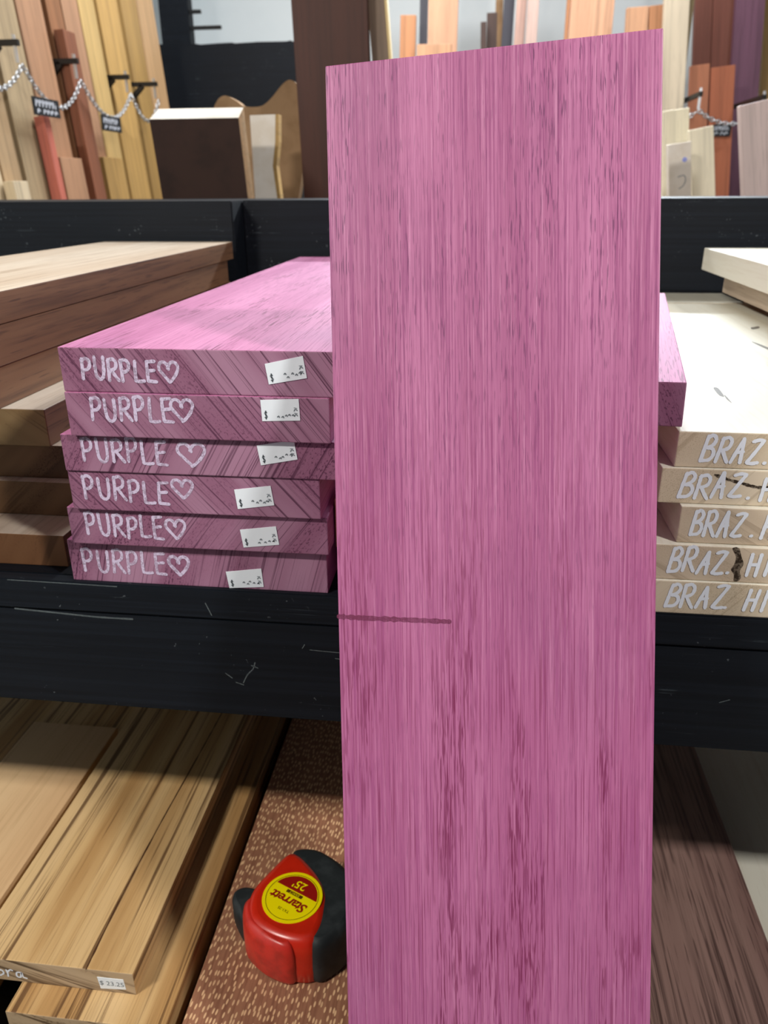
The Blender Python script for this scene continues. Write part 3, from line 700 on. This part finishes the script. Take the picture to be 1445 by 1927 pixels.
std_board('rust_board', 3.3, .7955, .8790, .398, -.0349, .8419, 'rust', 'shorter rust orange board behind the small right sign', G)
cb = std_board('cream_offcut', 2.5, .4882, .5601, .1987, -.033, .5153, 'ivory', 'pale yellow streaked offcut right of the purple board', 'offcuts behind the rack at right')
pale = std_board('pale_offcut', 2.3, .4727, .5303, .1047, -.0304, .492, 'white', 'short nearly white offcut with a blue dot behind the rack', 'offcuts behind the rack at right')
dot = disc('blue_dot', .006, .030, .0305, plain('blue_dot', '9AA4E8', .5), pale, 16); dot.location = (.012, 1.575, 0)
ribbons('pencil_mark', [[(-.005, 1.535), (.010, 1.537), (.014, 1.525), (.008, 1.512), (-.002, 1.506)]], .002, M['print'], pale, lambda u, v, li: (u, v, .0304))
std_board('beige_offcut', 2.4, .5442, .6062, .1440, -.032, .5763, 'ivory', 'short beige offcut beside the white one with the dot', 'offcuts behind the rack at right')
std_board('mauve_board', 2.0, .5533, .6637, .1675, -.0272, .5936, 'mauve', 'wide pinkish grey board at the right edge behind the rack', 'offcuts behind the rack at right')
bracket((.703, 3.0, .285), (.703, 4.2, .285), 'black iron bracket in the gap left of the rust boards', False)
bracket((.907, 3.0, .272), (.907, 4.2, .272), 'black iron bracket above the mauve board at the right', False)
chain(sag((.42, 3.0, .285), (.703, 3.0, .285), .05), 'zinc chain coming out from behind the purple board at right')
chain(sag((.703, 3.0, .285), (.907, 3.0, .272), .035), 'zinc chain sagging across the rust boards')
sign('price_sign', (.832, 3.2955, .172), (1, 0, 0), .064, .040, 'tiny black price sign hanging on the rust boards', (6, 3))

def prism(name, pts, y0, y1, mat, label, cat, kids=None):
    n = len(pts); x0 = sum(p[0] for p in pts)/n; zmin = min(p[1] for p in pts)
    V = [(x-x0, 0, z-zmin) for x, z in pts]+[(x-x0, y1-y0, z-zmin) for x, z in pts]
    Fc = [tuple(range(n)), tuple(range(2*n-1, n-1, -1))]+[(i, i+n, (i+1) % n+n, (i+1) % n) for i in range(n)]
    o = mesh_obj(name, V, Fc, mat); o.location = W((x0, y0, zmin)); return tag(o, label, cat)
ck = [(-.6728, FL), (-.6767, .17)]+[tuple(v) for v in crom([(-.6767, .1923), (-.6628, .2097), (-.6446, .2152), (-.6184, .2031), (-.599, .1911), (-.5584, .1904), (-.5304, .2074), (-.5019, .2357), (-.4814, .2467), (-.462, .2373)], 4)]+[(-.452, .14), (-.455, .06), (-.475, -.03), (-.49, FL)]
ck.reverse()
prism('live_edge_slab', ck, 2.1, 2.135, BW['bark'], 'brown live-edge slab with a wavy top outline in front of the black wall', 'slab')
wl_ = [(-.5317, FL), (-.5311, .1546), (-.472, .1557), (-.476, .10), (-.485, .05), (-.478, -.0235), (-.475, FL)]; wl_.reverse()
ws = prism('white_slab', wl_, 1.90, 1.93, BW['white'], 'narrow white live-edge slab right of the thick dark block', 'slab')
be = [(-.4720, .1557), (-.465, .1557), (-.468, .10), (-.476, .05), (-.470, -.0235), (-.466, FL), (-.475, FL), (-.478, -.0235), (-.485, .05), (-.476, .10)]
x0 = sum(p[0] for p in wl_)/len(wl_)
n = len(be); V = [(x-x0, 0, z-FL) for x, z in be]+[(x-x0, .028, z-FL) for x, z in be]
mesh_obj('bark_edge', V, [tuple(range(n)), tuple(range(2*n-1, n-1, -1))]+[(i, i+n, (i+1) % n+n, (i+1) % n) for i in range(n)], BW['ochre'], ws)['label'] = 'tan bark edge'
# thick dark block with a white end
fx0, fx1, bx0, bx1 = -.655, -.4756, -.683, -.5017
f0, f1 = fx0+.11, fx1+.09
V = [(f0, 1.62, FL), (f1, 1.62, FL), (fx1, 1.62, .128), (fx0, 1.62, .128), (f0-.02, 1.75, FL), (f1-.02, 1.75, FL), (bx1, 1.75, .157), (bx0, 1.75, .157)]
V = [Vector(v)-Vector((-.5, 1.62, FL)) for v in V]
tb = mesh_obj('thick_slab', V, [(0, 1, 2, 3), (7, 6, 5, 4), (1, 5, 6, 2), (4, 0, 3, 7), (3, 2, 6, 7), (4, 5, 1, 0)], [BW['wenge'], BW['paletan'], BW['white']], fm=[0, 0, 1, 0, 2, 0]); tb.location = W((-.5, 1.62, FL))
tag(tb, 'thick dark brown block with a bright white top end, standing behind the rack', 'slab')
# black partition, post and pegs at the back left
bp = [(-1.42, FL), (-.795, FL), (-.791, .557), (-.815, .565), (-.83, .562), (-.95, .563), (-1.05, .560), (-1.06, .563), (-1.12, .562), (-1.2, .559), (-1.215, .562), (-1.30, .561), (-1.42, .566)]
o = prism('black_partition', bp, 3.6, 3.66, M['black'], 'low black painted partition in front of the white back wall', 'partition')
pk = box('black_post', -1.42, -1.290, 3.75, 3.81, -1.5, 1.9, M['black'], bev=.002); tag(pk, 'tall black post against the white wall at back left', 'post')
for z, l, nm in ((.640, .135, 'lower, longer'), (.70, .05, 'upper, stubby')):
    e = tag(box('wall_peg', -1.289, -1.289+l, 3.76, 3.775, z, z+.014, M['iron']), '%s black peg sticking out of the black post' % nm, 'peg', 'pegs on the black post')
